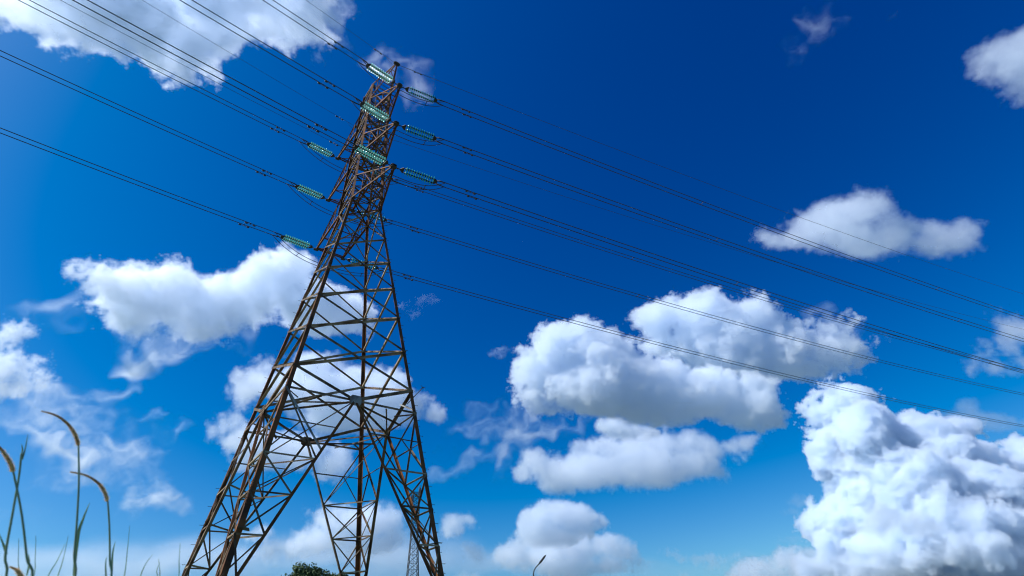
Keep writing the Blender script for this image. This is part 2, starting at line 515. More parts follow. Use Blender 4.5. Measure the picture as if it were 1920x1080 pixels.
def line_pt(tip, side, name, x, h=0.0):
    """x metres along the line from the arm end, h metres towards the near side."""
    X = x / S
    return tip + DIR[side] * x + Vector((0, 0, (SLOPE[side][name] * X + CURV[side] * X * X) * S)) + NEAR[side] * h


# one glass disc, made once
def disc_mesh():
    bm = bmesh.new()
    prof = [(0.0, .075, 1), (.045, .075, 1), (.05, .03, 1), (.055, .018, 0), (.10, .006, 0), (.136, -.022, 0), (.139, -.034, 0),
            (.13, -.036, 0), (.118, -.022, 0), (.108, -.045, 0), (.098, -.02, 0), (.08, -.05, 0), (.07, -.022, 0), (.045, -.03, 1), (.022, -.035, 1), (.02, -.085, 1), (0.0, -.085, 1)]
    n = 20; rings = []
    for r, z, m in prof:
        rings.append([bm.verts.new((r * math.cos(2 * math.pi * i / n), r * math.sin(2 * math.pi * i / n), z)) for i in range(n)] if r else [bm.verts.new((0, 0, z))])
    for (A, B, m) in ((rings[i], rings[i + 1], max(prof[i][2], prof[i + 1][2])) for i in range(len(prof) - 1)):
        for i in range(n):
            j = (i + 1) % n
            vs = [A[i % len(A)], A[j % len(A)], B[j % len(B)], B[i % len(B)]]
            vs = list(dict.fromkeys(vs))
            if len(vs) > 2:
                f = bm.faces.new(vs); f.smooth = True; f.material_index = m
    bmesh.ops.recalc_face_normals(bm, faces=bm.faces[:])
    me = bpy.data.meshes.new('glass_disc'); bm.to_mesh(me); bm.free()
    me.materials.append(M_GLASS); me.materials.append(M_IRON)
    return me


DISC = disc_mesh()
PITCH_D, N_DISC, HALF_GAP = 0.168, 12, 0.185
X0 = 0.62; X1 = X0 + PITCH_D * N_DISC


def frame(d):
    z = d.normalized(); x = z.cross(Vector((0, 0, 1))).normalized(); y = z.cross(x)
    return x, y, z


STR_END = {}
for n in ('R1', 'R2', 'R3', 'L1', 'L2', 'L3'):
    for s in 'lr':
        tip = TIP[n][0 if s == 'l' else 1] + Vector((0, 0, -.02))
        d = (line_pt(tip, s, n, X1) - line_pt(tip, s, n, X0)).normalized()
        root = empty('insulator_string', tip)
        tag(root, f'double teal glass disc string pulling to the {SIDEWORD[s]} from the {ARMWORD[n]}', 'insulator', 'strain insulators on the pylon arms')
        nv = NEAR[s]
        def P(x, h=0): return d * x + nv * h
        bm = bmesh.new()
        rod(bm, P(0), P(.36), .03); rod(bm, P(.16, -.06), P(.16, .06), .03)
        finish('shackle', bm, M_IRON, root)
        for x, sg in ((.44, 1), (X1 + .12, -1)):
            bm = bmesh.new(); y = d.cross(nv)
            c = [P(x - .12 * sg, -.07), P(x - .12 * sg, .07), P(x + .05 * sg, HALF_GAP + .05), P(x + .13 * sg, HALF_GAP + .05), P(x + .13 * sg, -HALF_GAP - .05), P(x + .05 * sg, -HALF_GAP - .05)]
            A = [bm.verts.new(k + y * .015) for k in c]; B = [bm.verts.new(k - y * .015) for k in c]
            bm.faces.new(A); bm.faces.new(B[::-1])
            for i in range(6): bm.faces.new((B[i], B[(i + 1) % 6], A[(i + 1) % 6], A[i]))
            bmesh.ops.recalc_face_normals(bm, faces=bm.faces[:])
            for h in (-1, 1): rod(bm, P(x + .08 * sg, h * HALF_GAP), P(x + .2 * sg, h * HALF_GAP), .022)
            finish('yoke_plate', bm, M_IRON, root)
        fx, fy, fz = frame(d)
        rot = Matrix((fx, fy, -fz)).transposed().to_4x4()
        for h in (-1, 1):
            for k in range(N_DISC):
                o = bpy.data.objects.new('glass_disc', DISC); COL.objects.link(o); o.parent = root
                o.matrix_local = Matrix.Translation(P(X0 + PITCH_D * (k + .5), h * HALF_GAP)) @ rot @ Matrix.Diagonal((1.16, 1.16, 1.0, 1.0))
        for h in (-1, 1):                   # dead-end clamps
            bm = bmesh.new(); a = P(X1 + .2, h * HALF_GAP * .8)
            e = line_pt(tip, s, n, X1 + .85, h * .2) - tip
            rod(bm, a, e, .04, .03)
            finish('dead_end_clamp', bm, M_IRON, root)
        STR_END[(n, s)] = tip


def damper(bm, p, d, big=1.0):
    """A clamp below the wire with a messenger cable and a weight on each end."""
    dn = Vector((0, 0, -.075 * big))
    rod(bm, p + Vector((0, 0, .03)), p + dn, .022 * big, n=6)
    rod(bm, p + dn - d * .24 * big, p + dn + d * .24 * big, .012 * big, n=5)
    for k in (-1, 1): rod(bm, p + dn + d * k * .15 * big, p + dn + d * k * .27 * big, .042 * big, .034 * big, n=8)


def wire(tip, s, n, h, x0, x1, r, name, label, cat, group, dampers):
    xs = [x0 + (x1 - x0) * (k / 70) ** 1.7 for k in range(71)]
    bm = bmesh.new(); base = line_pt(tip, s, n, x0, h)
    tube(bm, [line_pt(tip, s, n, x, h) - base for x in xs], r, 6)
    o = finish(name, bm, M_WIRE); o.location = base
    tag(o, label, cat, group)
    for x in dampers:
        bm = bmesh.new(); p = line_pt(tip, s, n, x, h)
        d = (line_pt(tip, s, n, x + .2, h) - p).normalized()
        damper(bm, Vector((0, 0, 0)), d, 1.35)
        q = finish('vibration_damper', bm, M_IRON, o); q.location = p - base
    return o


for (n, s), tip in STR_END.items():
    for h, word in ((.2, 'upper'), (-.2, 'lower')):
        wire(tip, s, n, h, X1 + .3, 290 if s == 'r' else 230, .029 if s == 'r' else .025, 'conductor_wire',
             f'{word} wire of the twin conductor from the {ARMWORD[n]} to the {SIDEWORD[s]}', 'power line', 'twin conductors', (5.15 + (.25 if h < 0 else 0),))
    if s == 'r':
        for k, X in enumerate((25.6 * S, 55 * S)):
            bm = bmesh.new(); b0 = line_pt(tip, s, n, X, 0)
            pa, pb = line_pt(tip, s, n, X, .2) - b0, line_pt(tip, s, n, X, -.2) - b0
            rod(bm, pa, pb, .022)
            for e in (pa, pb): rod(bm, e - DIR[s] * .06, e + DIR[s] * .06, .035)
            o = finish('wire_spacer', bm, M_IRON); o.location = b0
            tag(o, f'{"inner" if k == 0 else "outer"} spacer bar on the twin wires going right from the {ARMWORD[n]}', 'spacer', 'spacers on the twin conductors')

for n in ('E+', 'E-'):
    w = 'near right-hand' if n == 'E+' else 'far left-hand'
    for s in 'lr':
        tip = TIP[n][0 if s == 'l' else 1]
        wire(tip, s, n, 0, 0, 290 if s == 'r' else 230, .017 if s == 'r' else .0125, 'shield_wire',
             f'thin earth wire from the {w} peak of the pylon to the {SIDEWORD[s]}', 'earth wire', 'thin earth wires', (1.6,))
    a, b = TIP[n]
    bm = bmesh.new(); m = (a + b) / 2 + Vector((0, 0, -.75))
    A, B = line_pt(a, 'l', n, .8) - a, line_pt(b, 'r', n, .8) - a
    pts = [A.lerp(B, t) + Vector((0, 0, -.75 * (1 - (2 * t - 1) ** 2))) for t in (k / 16 for k in range(17))]
    tube(bm, pts, .009, 5)
    o = finish('bonding_loop', bm, M_WIRE); o.location = a
    tag(o, f'thin slack bonding loop under the {w} earth wire arm', 'wire loop', 'slack wire loops at the arms')
tipF = tw(-.9, -.9, 30.6)
wire(tipF, 'l', 'F', 0, 0, 230, .0125, 'fibre_cable', 'thin single cable running upper left from the pylon body between top and middle arms', 'cable', None, (1.6,))

# jumper loops under every arm, two wires each with a small spacer
for n in ('R1', 'R2', 'R3', 'L1', 'L2', 'L3'):
    ta, tb = STR_END[(n, 'l')], STR_END[(n, 'r')]
    out = PU if n[0] == 'R' else -PU
    drop = 1.35 if n[0] == 'R' else 1.5
    org = (ta + tb) / 2
    paths = []
    for h, word in ((.2, 'outer'), (-.2, 'inner')):
        A = line_pt(ta, 'l', n, X1 + .75, h) - org; B = line_pt(tb, 'r', n, X1 + .75, h) - org
        pts = []
        for k in range(33):
            t = k / 32; f = (1 - abs(2 * t - 1) ** 2.6)
            pts.append(A.lerp(B, t) + Vector((0, 0, -drop * f)))
        # the wire first leaves its clamp downwards
        bm = bmesh.new(); tube(bm, pts, .024, 6)
        o = finish('jumper_wire', bm, M_WIRE); o.location = org
        near = 'nearer' if (h > 0) else 'farther'
        tag(o, f'{near} slack jumper wire hanging beneath the {ARMWORD[n]}', 'jumper wire', 'slack jumper wires under the arms')
        paths.append((o, pts))
    for k in (7, 25):
        bm = bmesh.new(); rod(bm, paths[0][1][k], paths[1][1][k], .022)
        for q in paths: rod(bm, q[1][k] - DIR['r'] * .05, q[1][k] + DIR['r'] * .05, .034)
        finish('jumper_spacer', bm, M_IRON, paths[0][0])

# ------------------------------------------------------------------ far lattice mast
def ground_pt(px, py, height):
    """World point at the given height above ground on the ray through the picture point."""
    r = ray(px, py); k = (height - CAM_H) / r.z; return CAM_P + r * k


def build_mast():
    H = 48.0; top = ground_pt(781, 911, H)
    base = Vector((top.x, top.y, 0))
    root = empty('telecom_mast', base, math.radians(20))
    tag(root, 'slim grey lattice telecom mast far behind the right leg of the pylon', 'mast')
    def hw(z): return 1.0 if z > 33 else 1.0 + (33 - z) * .05
    cs = [(1, 1), (1, -1), (-1, -1), (-1, 1)]
    for a, b in cs:
        bm = bmesh.new()
        for z0, z1 in ((0, 33), (33, H if a > 0 else H - 2)):
            rod(bm, (a * hw(z0), b * hw(z0), z0), (a * hw(z1), b * hw(z1), z1), .14, .11, n=6)
        finish('mast_leg', bm, M_MAST, root)
    bm = bmesh.new(); z = 0
    while z < H - 2:
        st = 2.0 if z < 33 else 1.3
        z1 = min(z + st, H - 2)
        for i in range(4):
            a, b = cs[i], cs[(i + 1) % 4]
            p = lambda c, zz: Vector((c[0] * hw(zz), c[1] * hw(zz), zz))
            rod(bm, p(a, z), p(b, z), .065, n=4); rod(bm, p(a, z), p(b, z1), .065, n=4); rod(bm, p(b, z), p(a, z1), .065, n=4)
        z = z1
    finish('mast_bracing', bm, M_MAST, root)
    bm = bmesh.new()
    for z in (H - 14, H - 7):
        for i in range(4):
            a, b = cs[i], cs[(i + 1) % 4]
            rod(bm, (a[0] * 1.15, a[1] * 1.15, z), (b[0] * 1.15, b[1] * 1.15, z), .07, n=4)
    for z in range(2, int(H - 2)):
        rod(bm, (-.25, .6, z), (.25, .6, z), .035, n=4)
    for x in (-.25, .25): rod(bm, (x, .6, 0), (x, .6, H - 2), .04, n=4)
    finish('ladder', bm, M_MAST, root)
    bm = bmesh.new()
    for k, (a, b, z) in enumerate([(1, 1, H - 1.6), (1, -1, H - 1.8), (-1, 1, H - 3.5), (-1, -1, H - 4)]):
        box(bm, (a * 1.2 - .14, b * 1.2 - .1, z - .9), (a * 1.2 + .14, b * 1.2 + .1, z + .9))
        rod(bm, (a * 1.05, b * 1.05, z - 1.1), (a * 1.05, b * 1.05, z + 1.3), .05, n=6)
    finish('panel_antennas', bm, M_MAST, root)


M_MAST = principled('dull_painted_mast_steel', (0.06, 0.06, 0.065), 0.7)
build_mast()

# ------------------------------------------------------------------ street lamp
def build_lamp():
    H = 8.0
    head = ground_pt(1016, 1046, H); base = Vector((head.x, head.y, 0)) + Vector((-.8, .1, 0))
    root = empty('street_lamp', base)
    tag(root, 'thin dark street lamp with curved neck at the bottom edge right of the pylon', 'street lamp')
    m = principled('dark_lamp_paint', (0.02, 0.02, 0.024), 0.7)
    bm = bmesh.new(); box(bm, (-.2, -.2, 0), (.2, .2, .03)); rod(bm, (0, 0, .03), (0, 0, 6.75), .09, .055, n=12)
    rod(bm, (0, 0, .03), (0, 0, 1.1), .1, .1, n=12)
    finish('pole', bm, m, root)
    bm = bmesh.new()
    pts = [(0, 0, 6.75)] + [(.75 * (1 - math.cos(a)), -.02 * a, 6.75 + .8 * math.sin(a)) for a in (k / 12 * 1.0 for k in range(1, 13))]
    pts.append((pts[-1][0] + .2, pts[-1][1], pts[-1][2] + .17))
    tube(bm, pts, [.05 - .0012 * k for k in range(14)], 8)
    finish('curved_arm', bm, m, root)
    e = Vector(pts[-1]); d = Vector((.62, -.04, .62)).normalized(); a, b = d.orthogonal().normalized(), None
    a = Vector((0, 1, 0)); a = (a - d * a.dot(d)).normalized(); b = d.cross(a)
    bm = bmesh.new(); secs = [(0, .07, .06), (.08, .12, .08), (.2, .2, .09), (.62, .19, .08), (.8, .13, .05), (.85, .06, .03)]
    R = []
    for x, w, t in secs:
        R.append([bm.verts.new(e + d * x + a * w * math.cos(k * math.pi / 5) + b * t * math.sin(k * math.pi / 5)) for k in range(10)])
    for p, q in zip(R, R[1:]):
        for k in range(10): bm.faces.new((p[k], p[(k + 1) % 10], q[(k + 1) % 10], q[k]))
    bm.faces.new(R[0][::-1]); bm.faces.new(R[-1]); bmesh.ops.recalc_face_normals(bm, faces=bm.faces[:])
    finish('lamp_head', bm, m, root, True)
    bm = bmesh.new(); plate(bm, e + d * .4 - b * .06 if b.z > 0 else e + d * .4 + b * .06, d, a, .22, .1, .02, .2)
    finish('lamp_lens', bm, principled('clear_lens', (.5, .5, .48), .2), root)


build_lamp()

# ------------------------------------------------------------------ tree
def build_tree(px, py, H, rad, label, seed):
    rnd = random.Random(seed)
    top = ground_pt(px, py, H); base = Vector((top.x, top.y, 0))
    root = empty('broadleaf_tree', base); tag(root, label, 'tree', 'trees beyond the pylon')
    bark = principled('bark', (0.07, 0.05, 0.035), .9, 0, ((.04, .03, .02), 8, .4, .6))
    bm = bmesh.new()
    tube(bm, [(0, 0, -.1), (.05, .02, 1.2), (.0, .1, 2.6), (.1, .05, H * .55)], [.26, .2, .16, .08], 9)
    clumps = []
    for k in range(44):
        a = rnd.uniform(0, 6.283); u = rnd.uniform(-.55, 1); rr = math.sqrt(max(0, 1 - u * u * .95)) * rnd.uniform(.35, 1.0)
        c = Vector((math.cos(a) * rad * rr, math.sin(a) * rad * rr, H * .64 + u * H * .33))
        clumps.append((c, rnd.uniform(.45, .95) * rad * .38))
        if k % 4 == 0:
            s = Vector((.03, .05, rnd.uniform(1.8, H * .5))); m = s.lerp(c, .55) + Vector((0, 0, -.25))
            tube(bm, [s, m, c], [.09, .055, .02], 6)
    finish('trunk', bm, bark, root)
    leaf = principled('leaf', (.03, .06, .016), .85, 0, ((.055, .09, .024), .9, .4, .62), **{'Transmission Weight': 0.0})
    bm = bmesh.new()
    for c, r in clumps:
        for k in range(230):
            d = Vector((rnd.gauss(0, 1), rnd.gauss(0, 1), rnd.gauss(0, .8))).normalized()
            p = c + d * r * rnd.uniform(.35, 1.12) ** .7
            n = (d + Vector((rnd.gauss(0, .6), rnd.gauss(0, .6), rnd.gauss(0, .6)))).normalized()
            a = n.orthogonal().normalized(); a.rotate(Matrix.Rotation(rnd.uniform(0, 6.28), 3, n)); b = n.cross(a)
            L, W = rnd.uniform(.09, .17), rnd.uniform(.05, .085)
            vs = [bm.verts.new(p + a * x * L + b * y * W) for x, y in ((-1, 0), (-.2, -1), (1, 0), (-.2, 1))]
            bm.faces.new(vs)
    finish('crown', bm, leaf, root)


build_tree(576, 1060, 9.0, 2.35, 'rounded dark green tree whose crown top shows at the bottom edge between the pylon legs', 5)
build_tree(634, 1076, 8.2, 1.6, 'tip of a smaller green tree just right of the rounded tree', 9)

# ------------------------------------------------------------------ roadside grass
M_STALK = principled('green_grass_stalk', (.13, .23, .14), .55, 0, ((.20, .25, .12), 6, .4, .6))
M_BLADE = principled('grass_blade', (.12, .25, .11), .5, 0, ((.2, .3, .13), 5, .4, .6))
M_SEED = principled('tawny_seed_head', (.36, .18, .06), .8, 0, ((.18, .085, .03), 40, .4, .6))
M_AWN = principled('golden_bristles', (.8, .55, .24), .6)


def at(px, py, dist):
    return CAM_P + ray(px, py) * dist


def grass_stalk(px, dist, label, head=None, r=.0015, blades=(), seed=0, group='grass stalks in the foreground'):
    """px: picture points from the lowest seen up to the neck; the stem goes on down to the ground."""
    rnd = random.Random(seed)
    pts = [at(x, y, dist) for x, y in px]
    p0 = pts[0]; d = (pts[0] - pts[1]).normalized()
    foot = Vector((p0.x + d.x * .25, p0.y + rnd.uniform(-.05, .15), 0.0))
    low = [foot.lerp(p0, k) + Vector((0, 0, 0)) for k in (0, .3, .6, .85)]
    path = low + pts
    root = empty('grass_stalk', foot); tag(root, label, 'grass stalk', group)
    bm = bmesh.new(); n = len(path)
    # smooth the path
    fine = []
    for i in range(n - 1):
        a, b, c, e = path[max(i - 1, 0)], path[i], path[i + 1], path[min(i + 2, n - 1)]
        for k in range(5):
            t = k / 5
            fine.append(.5 * ((2 * b) + (c - a) * t + (2 * a - 5 * b + 4 * c - e) * t * t + (3 * b - a - 3 * c + e) * t ** 3))
    fine.append(path[-1])
    tube(bm, [p - foot for p in fine], [r * (1.5 - .6 * i / len(fine)) for i in range(len(fine))], 6)
    finish('stem', bm, M_STALK, root)
    if head:
        hp = [at(x, y, dist) for x, y in head]
        hf = []
        for i in range(len(hp) - 1):
            a, b, c, e = hp[max(i - 1, 0)], hp[i], hp[i + 1], hp[min(i + 2, len(hp) - 1)]
            for k in range(8):
                t = k / 8
                hf.append(.5 * ((2 * b) + (c - a) * t + (2 * a - 5 * b + 4 * c - e) * t * t + (3 * b - a - 3 * c + e) * t ** 3))
        hf.append(hp[-1]); m = len(hf)
        bm = bmesh.new()
        tube(bm, [p - foot for p in hf], [.0027 * min(1, .45 + 6 * i / m) * (1 - .75 * (i / m) ** 2) for i in range(m)], 8)
        sh = finish('seed_head', bm, M_SEED, root)
        bm = bmesh.new()
        for i in range(m - 1):
            w = .0027 * (1 - .7 * (i / m) ** 2)
            tan = (hf[i + 1] - hf[i]).normalized()
            for k in range(20):
                q = hf[i].lerp(hf[i + 1], rnd.random()) - foot
                a = tan.orthogonal(); a.rotate(Matrix.Rotation(rnd.uniform(0, 6.28), 3, tan))
                tipv = q + a * w * rnd.uniform(1.25, 1.75) + tan * w * rnd.uniform(.8, 2.2)
                sd = tan.cross(a) * .00035
                bm.faces.new([bm.verts.new(q + a * w * .6 + sd), bm.verts.new(q + a * w * .6 - sd), bm.verts.new(tipv)])
        finish('bristles', bm, M_AWN, sh)
    for bl in blades:
        bp = [at(x, y, dist * 1.01) - foot for x, y in bl[0]]; w0 = bl[1]
        leaf(bp, w0, root)
    return root


def leaf(bp, w0, root, name='leaf_blade'):
    """A tapering folded blade along the points."""
    path = []; n = len(bp)
    for i in range(n - 1):
        a, b, c, e = bp[max(i - 1, 0)], bp[i], bp[i + 1], bp[min(i + 2, n - 1)]
        for k in range(6):
            t = k / 6
            path.append(.5 * ((2 * b) + (c - a) * t + (2 * a - 5 * b + 4 * c - e) * t * t + (3 * b - a - 3 * c + e) * t ** 3))
    path.append(bp[-1])
    bm = bmesh.new(); rows = []; m = len(path)
    for i, p in enumerate(path):
        d = (path[min(i + 1, m - 1)] - path[max(i - 1, 0)]).normalized()
        s = d.cross(_fwd).normalized(); k = i / (m - 1)
        w = w0 * min(1, .35 + 2.5 * k) * (1 - k) ** .8 + .0002
        rows.append([bm.verts.new(p + s * w), bm.verts.new(p + _fwd * w * .5), bm.verts.new(p - s * w), bm.verts.new(p + _fwd * (w * .5 + .0006))])
    for A, B in zip(rows, rows[1:]):
        for a, b in ((0, 1), (1, 2), (2, 3), (3, 0)): bm.faces.new((A[a], A[b], B[b], B[a])).smooth = True
    return finish(name, bm, M_BLADE, root)


GD = 1.25
grass_stalk([(134, 1110), (139, 1040), (144, 980), (148, 900), (147, 836)], GD, 'tall foxtail grass stalk with the highest arching brown seed head',
            [(147, 836), (141, 815), (126, 794), (105, 779), (78, 771)], seed=1,
            blades=([[(138, 1080), (146, 1005), (157, 970), (168, 943)], .0042],))
grass_stalk([(204, 1110), (206, 1050), (205, 985), (202, 940)], GD * 1.02, 'shorter foxtail grass stalk with arching head between the tallest stalk and pylon',
            [(202, 940), (195, 920), (182, 904), (160, 891), (132, 885)], seed=2,
            blades=([[(200, 1100), (198, 1060), (200, 1045)], .002], [[(209, 1090), (211, 1040), (216, 1016)], .0025]))
grass_stalk([(54, 1110), (50, 1045), (40, 960), (25, 885)], GD * .95, 'foxtail grass stalk with a brown seed head cut by the left edge',
            [(25, 885), (20, 870), (10, 853), (-4, 836), (-25, 822)], seed=3,
            blades=([[(50, 1080), (55, 1055), (53, 1040)], .002],))
grass_stalk([(3, 1110), (10, 1040), (25, 955), (36, 890), (40, 850)], GD * .97, 'straight green grass stalk with an upright bud crossing the left-edge stalk', seed=4,
            blades=([[(37, 870), (42, 845), (40, 833)], .0022], [[(13, 1040), (6, 1020), (-2, 1000)], .003], [[(42, 862), (48, 838), (52, 815)], .0016]))
grass_stalk([(52, 1125), (48, 1100)], GD, 'low foxtail grass stalk whose curled seed head shows at the bottom left corner',
            [(44, 1092), (38, 1078), (30, 1068), (19, 1063)], seed=5)
BL = [((232, 1085), (239, 1030), (243, 985), 'slim upright grass stalk with narrow green bud, right of the arching seed heads'),
      ((88, 1085), (108, 1050), (122, 1020), 'pale slanting grass blade at the bottom edge left of the tallest stalk'),
      ((105, 1090), (118, 1050), (128, 1005), 'longer slanting grass blade beside the pale one at the bottom edge'),
      ((62, 1085), (66, 1045), (67, 1005), 'faint upright grass blade right of the left-edge stalk'),
      ((32, 1085), (34, 1050), (35, 1010), 'faint thin grass blade close to the left edge'),
      ((262, 1085), (273, 1058), (286, 1040), 'short slanting grass blade left of the pylon foot'),
      ((298, 1090), (299, 1065), (297, 1048), 'short brownish grass blade left of the pylon foot'),
      ((334, 1090), (336, 1050), (338, 1018), 'upright grass blade right beside the pylon foot'),
      ((294, 1092), (294, 1070), (300, 1055), 'stubby green grass blade next to the brownish one')]
for i, (a, b, c, lab) in enumerate(BL):
    p0 = at(*a, GD * 1.1); foot = Vector((p0.x + random.Random(i).uniform(-.05, .05), p0.y + .05, 0))
    root = empty('grass_stalk', foot); tag(root, lab, 'grass stalk', 'grass stalks in the foreground')
    leaf([Vector((0, 0, 0)), (p0 - foot) * .5 + Vector((0, .02, 0)), (p0 - foot) * .85, (p0 - foot) * .95, p0 - foot, at(*b, GD * 1.1) - foot, at(*c, GD * 1.1) - foot], .0022 if i not in (3, 4) else .0015, root)

cam_data.dof.use_dof = True
cam_data.dof.focus_distance = 34.0
cam_data.dof.aperture_fstop = 5.6
# ------------------------------------------------------------------ clouds
# Every cloud is a density grid worked out here (ellipsoidal puffs broken up by fractal noise), held as a
# point attribute on the cloud's own mesh and turned into a fog volume by a Volume Cube modifier.
_rng = np.random.default_rng(11)


def _perlin_tile(cells=16, n=128):
    g = _rng.normal(size=(cells, cells, cells, 3)).astype(np.float32)
    g /= np.linalg.norm(g, axis=3, keepdims=True)
    t = (np.arange(n, dtype=np.float32) * cells / n)
    i0 = np.floor(t).astype(int); f = t - i0
    fade = f * f * f * (f * (f * 6 - 15) + 10)
    out = np.zeros((n, n, n), np.float32)
    for a in (0, 1):
        for b in (0, 1):
            for c in (0, 1):
                gi = g[np.ix_((i0 + a) % cells, (i0 + b) % cells, (i0 + c) % cells)]
                dot = gi[..., 0] * (f - a)[:, None, None] + gi[..., 1] * (f - b)[None, :, None] + gi[..., 2] * (f - c)[None, None, :]
                w = (fade if a else 1 - fade)[:, None, None] * (fade if b else 1 - fade)[None, :, None] * (fade if c else 1 - fade)[None, None, :]
                out += dot * w
    return out / out.std()


NOISE = _perlin_tile()


def noise_at(x, y, z, off):
    """Gradient noise (unit variance, one feature per unit length), trilinear from the periodic tile."""
    k = 128 / 16
    res = None
    xs = []
    for v, o in ((x, off[0]), (y, off[1]), (z, off[2])):
        t = (v + o) * k
        i = np.floor(t).astype(np.int32)
        xs.append((i & 127, (i + 1) & 127, (t - i).astype(np.float32)))
    (x0, x1, fx), (y0, y1, fy), (z0, z1, fz) = xs
    N = NOISE.ravel()
    def L(a, b, c): return N[(a * 128 + b) * 128 + c]
    c00 = L(x0, y0, z0) * (1 - fz) + L(x0, y0, z1) * fz
    c01 = L(x0, y1, z0) * (1 - fz) + L(x0, y1, z1) * fz
    c10 = L(x1, y0, z0) * (1 - fz) + L(x1, y0, z1) * fz
    c11 = L(x1, y1, z0) * (1 - fz) + L(x1, y1, z1) * fz
    c0 = c00 * (1 - fy) + c01 * fy
    c1 = c10 * (1 - fy) + c11 * fy
    return c0 * (1 - fx) + c1 * fx


def fbm(x, y, z, scale, octaves, rng, gain=0.5, billow=False):
    out = 0; a = 1.0; tot = 0; s = 1.0 / scale
    for o in range(octaves):
        off = rng.uniform(0, 16, 3)
        n = noise_at(x * s, y * s, z * s, off)
        if billow: n = (0.75 - np.abs(n)) * 1.5
        out = out + a * n; tot += a
        a *= gain; s *= 2.07
    return out / tot


def cloud_material(name, dens, colour=(0.912, 0.952, 1.0), aniso=0.4):
    m = bpy.data.materials.new(name); m.use_nodes = True
    nt = m.node_tree; nt.nodes.clear()
    o = nt.nodes.new('ShaderNodeOutputMaterial')
    v = nt.nodes.new('ShaderNodeVolumePrincipled')
    v.inputs['Color'].default_value = (*colour, 1)
    v.inputs['Density'].default_value = dens
    v.inputs['Density Attribute'].default_value = 'density'
    v.inputs['Anisotropy'].default_value = aniso
    nt.links.new(v.outputs['Volume'], o.inputs['Volume'])
    return m


def volume_nodes(name, lo, hi, res, mat, source):
    g = bpy.data.node_groups.new(name, 'GeometryNodeTree')
    g.interface.new_socket('Geometry', in_out='INPUT', socket_type='NodeSocketGeometry')
    g.interface.new_socket('Geometry', in_out='OUTPUT', socket_type='NodeSocketGeometry')
    N, L = g.nodes, g.links
    gi = N.new('NodeGroupInput'); go = N.new('NodeGroupOutput')
    vc = N.new('GeometryNodeVolumeCube')
    vc.inputs['Min'].default_value = lo; vc.inputs['Max'].default_value = hi
    for k, r in zip('XYZ', res): vc.inputs['Resolution ' + k].default_value = int(r)
    pos = N.new('GeometryNodeInputPosition')
    sub = N.new('ShaderNodeVectorMath'); sub.operation = 'SUBTRACT'; sub.inputs[1].default_value = lo
    L.new(pos.outputs[0], sub.inputs[0])
    mul = N.new('ShaderNodeVectorMath'); mul.operation = 'MULTIPLY'
    mul.inputs[1].default_value = tuple((r - 1) / (h - l) for r, h, l in zip(res, hi, lo))
    L.new(sub.outputs[0], mul.inputs[0])
    sep = N.new('ShaderNodeSeparateXYZ'); L.new(mul.outputs[0], sep.inputs[0])
    def math_(op, a, b):
        n = N.new('ShaderNodeMath'); n.operation = op
        for s, v in zip(n.inputs, (a, b)):
            if isinstance(v, (int, float)): s.default_value = v
            elif v is not None: L.new(v, s)
        return n.outputs[0]
    ix, iy, iz = (math_('ROUND', sep.outputs[k], None) for k in range(3))
    idx = math_('ADD', math_('MULTIPLY', math_('ADD', math_('MULTIPLY', ix, res[1]), iy), res[2]), iz)
    f2i = N.new('FunctionNodeFloatToInt'); f2i.rounding_mode = 'ROUND'; L.new(idx, f2i.inputs[0])
    at = N.new('GeometryNodeInputNamedAttribute'); at.data_type = 'FLOAT'; at.inputs['Name'].default_value = 'cloud_density'
    si = N.new('GeometryNodeSampleIndex'); si.data_type = 'FLOAT'; si.domain = 'POINT'; si.clamp = True
    oi = N.new('GeometryNodeObjectInfo'); oi.inputs['Object'].default_value = source
    L.new(oi.outputs['Geometry'], si.inputs['Geometry'])
    L.new(at.outputs['Attribute'], si.inputs['Value'])
    L.new(f2i.outputs[0], si.inputs['Index'])
    L.new(si.outputs['Value'], vc.inputs['Density'])
    sm = N.new('GeometryNodeSetMaterial'); sm.inputs['Material'].default_value = mat
    L.new(vc.outputs['Volume'], sm.inputs['Geometry'])
    L.new(sm.outputs['Geometry'], go.inputs[0])
    return g


